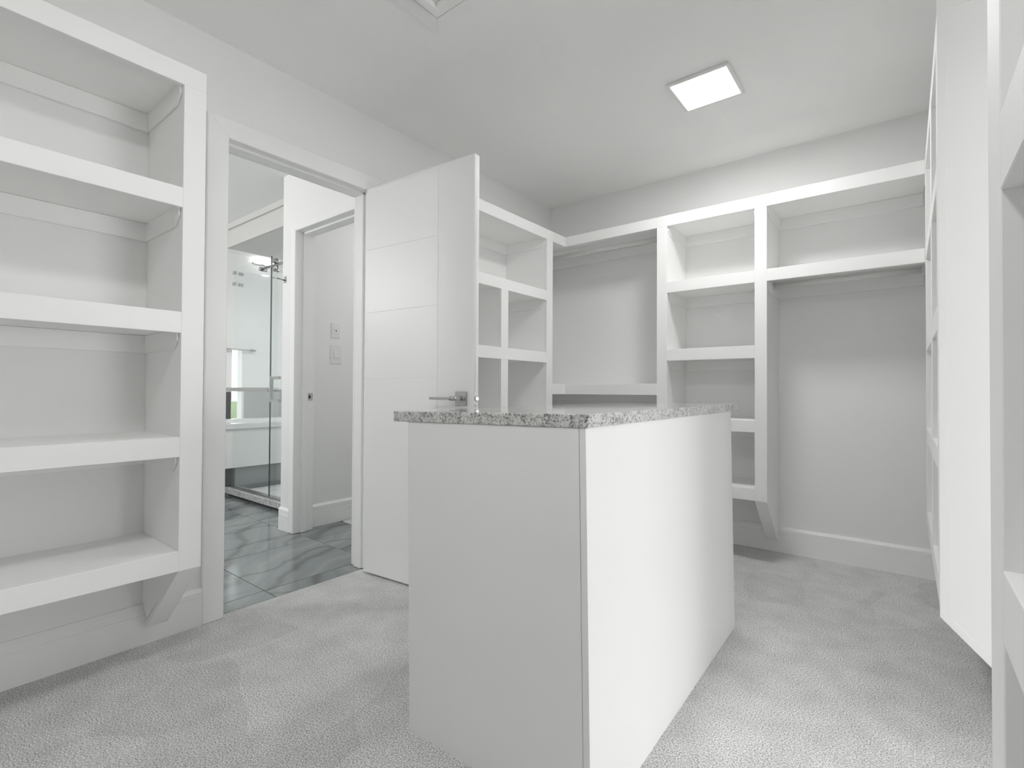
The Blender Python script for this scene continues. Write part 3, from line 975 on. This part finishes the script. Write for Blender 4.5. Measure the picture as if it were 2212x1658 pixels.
# tub deck beyond the shower
t = thing('bath_deck', 'white tub ledge on a dark plinth beyond the shower glass', 'bathtub', (-5.3, 2.3, 0.0))
obj('plinth', B((XBF + 0.001, -4.925, 0.9, 2.085, -0.006, 0.228)), M_DARKPANEL, t, 'dark grey end of the plinth')
obj('plinth', B((XBF + 0.001, -4.925, 2.0855, YW - 0.001, -0.006, 0.228)), M_GREYPANEL, t)
obj('apron', B((XBF + 0.001, -4.90, 0.9, YW - 0.001, 0.229, 0.588), bev=0.002), M_BATHWHITE, t)
bm = bmesh.new()
box(bm, -5.02, -4.885, 0.9, YW - 0.001, 0.589, 0.640, 0.003)
box(bm, XBF + 0.001, -5.64, 0.9, YW - 0.001, 0.589, 0.640, 0.003)
box(bm, -5.64, -5.02, 0.9, 1.05, 0.589, 0.640, 0.003)
box(bm, -5.64, -5.02, 3.25, YW - 0.001, 0.589, 0.640, 0.003)
obj('rim', bm, M_BATHWHITE, t)
t = thing('wall_panel', 'dark grey panel on the far wall above the tub ledge', 'panel', (XBF, 2.34, 0.64))
obj('panel', B((XBF, XBF + 0.012, 2.23, 2.380, 0.642, 0.930), bev=0.001), M_DARKPANEL, t)
bm = bmesh.new()
cyl(bm, (XBF + 0.035, 2.300, 0.86), (XBF + 0.035, 2.300, 0.74), 0.004, 10)
cyl(bm, (XBF + 0.012, 2.300, 0.86), (XBF + 0.035, 2.300, 0.86), 0.004, 10)
cyl(bm, (XBF + 0.012, 2.300, 0.74), (XBF + 0.035, 2.300, 0.74), 0.004, 10)
obj('pull_handle', bm, M_CHROME, t)
t = thing('tub_splash', 'grey tile backsplash above the white tub ledge', 'backsplash', (XBF, 2.95, 0.64))
obj('splash_tile', B((XBF, XBF + 0.010, 2.52, 2.949, 0.641, 0.955), bev=0.001), M_GREYPANEL, t)
obj('splash_tile', B((XBF, XBF + 0.010, 2.951, YW - 0.001, 0.641, 0.955), bev=0.001), M_GREYPANEL, t)
t = thing('grab_bar', 'thin grey bar on the far bathroom wall above the dark panel', 'bar', (XBF, 2.45, 1.39))
bm = bmesh.new()
cyl(bm, (XBF + 0.05, 2.20, 1.388), (XBF + 0.05, 2.62, 1.388), 0.008, 12)
obj('bar', bm, M_NICKEL, t)
for y in (2.22, 2.60):
    bm = bmesh.new()
    cyl(bm, (XBF, y, 1.388), (XBF + 0.05, y, 1.388), 0.007, 12)
    cyl(bm, (XBF, y, 1.388), (XBF + 0.008, y, 1.388), 0.022, 16)
    obj('mount', bm, M_NICKEL, t)
t = thing('wall_light', 'short lit two-bulb light bar high on the far bathroom wall', 'wall light', (XBF, 2.71, 2.38))
obj('bar', B((XBF, XBF + 0.02, 2.60, 2.83, 2.365, 2.385), bev=0.001), M_CHROME, t)
for y in (2.61, 2.725):
    obj('lamp', B((XBF + 0.021, XBF + 0.06, y, y + 0.095, 2.375, 2.405), bev=0.008), M_LED, t)

t = thing('vanity_light', 'lit three-shade vanity light on the bathroom side wall, above the bathroom window', 'wall light', (-4.2, YBS, 2.02))
obj('bar', B((-4.62, -3.78, YBS, YBS + 0.03, 2.05, 2.11), bev=0.004), M_CHROME, t)
for k in range(3):
    xk = -4.48 + 0.28 * k
    bm = bmesh.new()
    cyl(bm, (xk, YBS + 0.085, 1.93), (xk, YBS + 0.085, 2.10), 0.05, 24, 0.042)
    obj('lamp_shade', bm, M_LED, t)
    bm = bmesh.new()
    cyl(bm, (xk, YBS + 0.03, 2.08), (xk, YBS + 0.06, 2.08), 0.012, 12)
    obj('arm', bm, M_CHROME, t)
l = area('vanity_lamp', (0, 0.145, -0.01), (math.pi / 2, 0, 0), 0.75, 0.16, BATH_W)
l.parent = t

for o in bpy.data.objects:
    if '_o' in o:
        del o['_o']
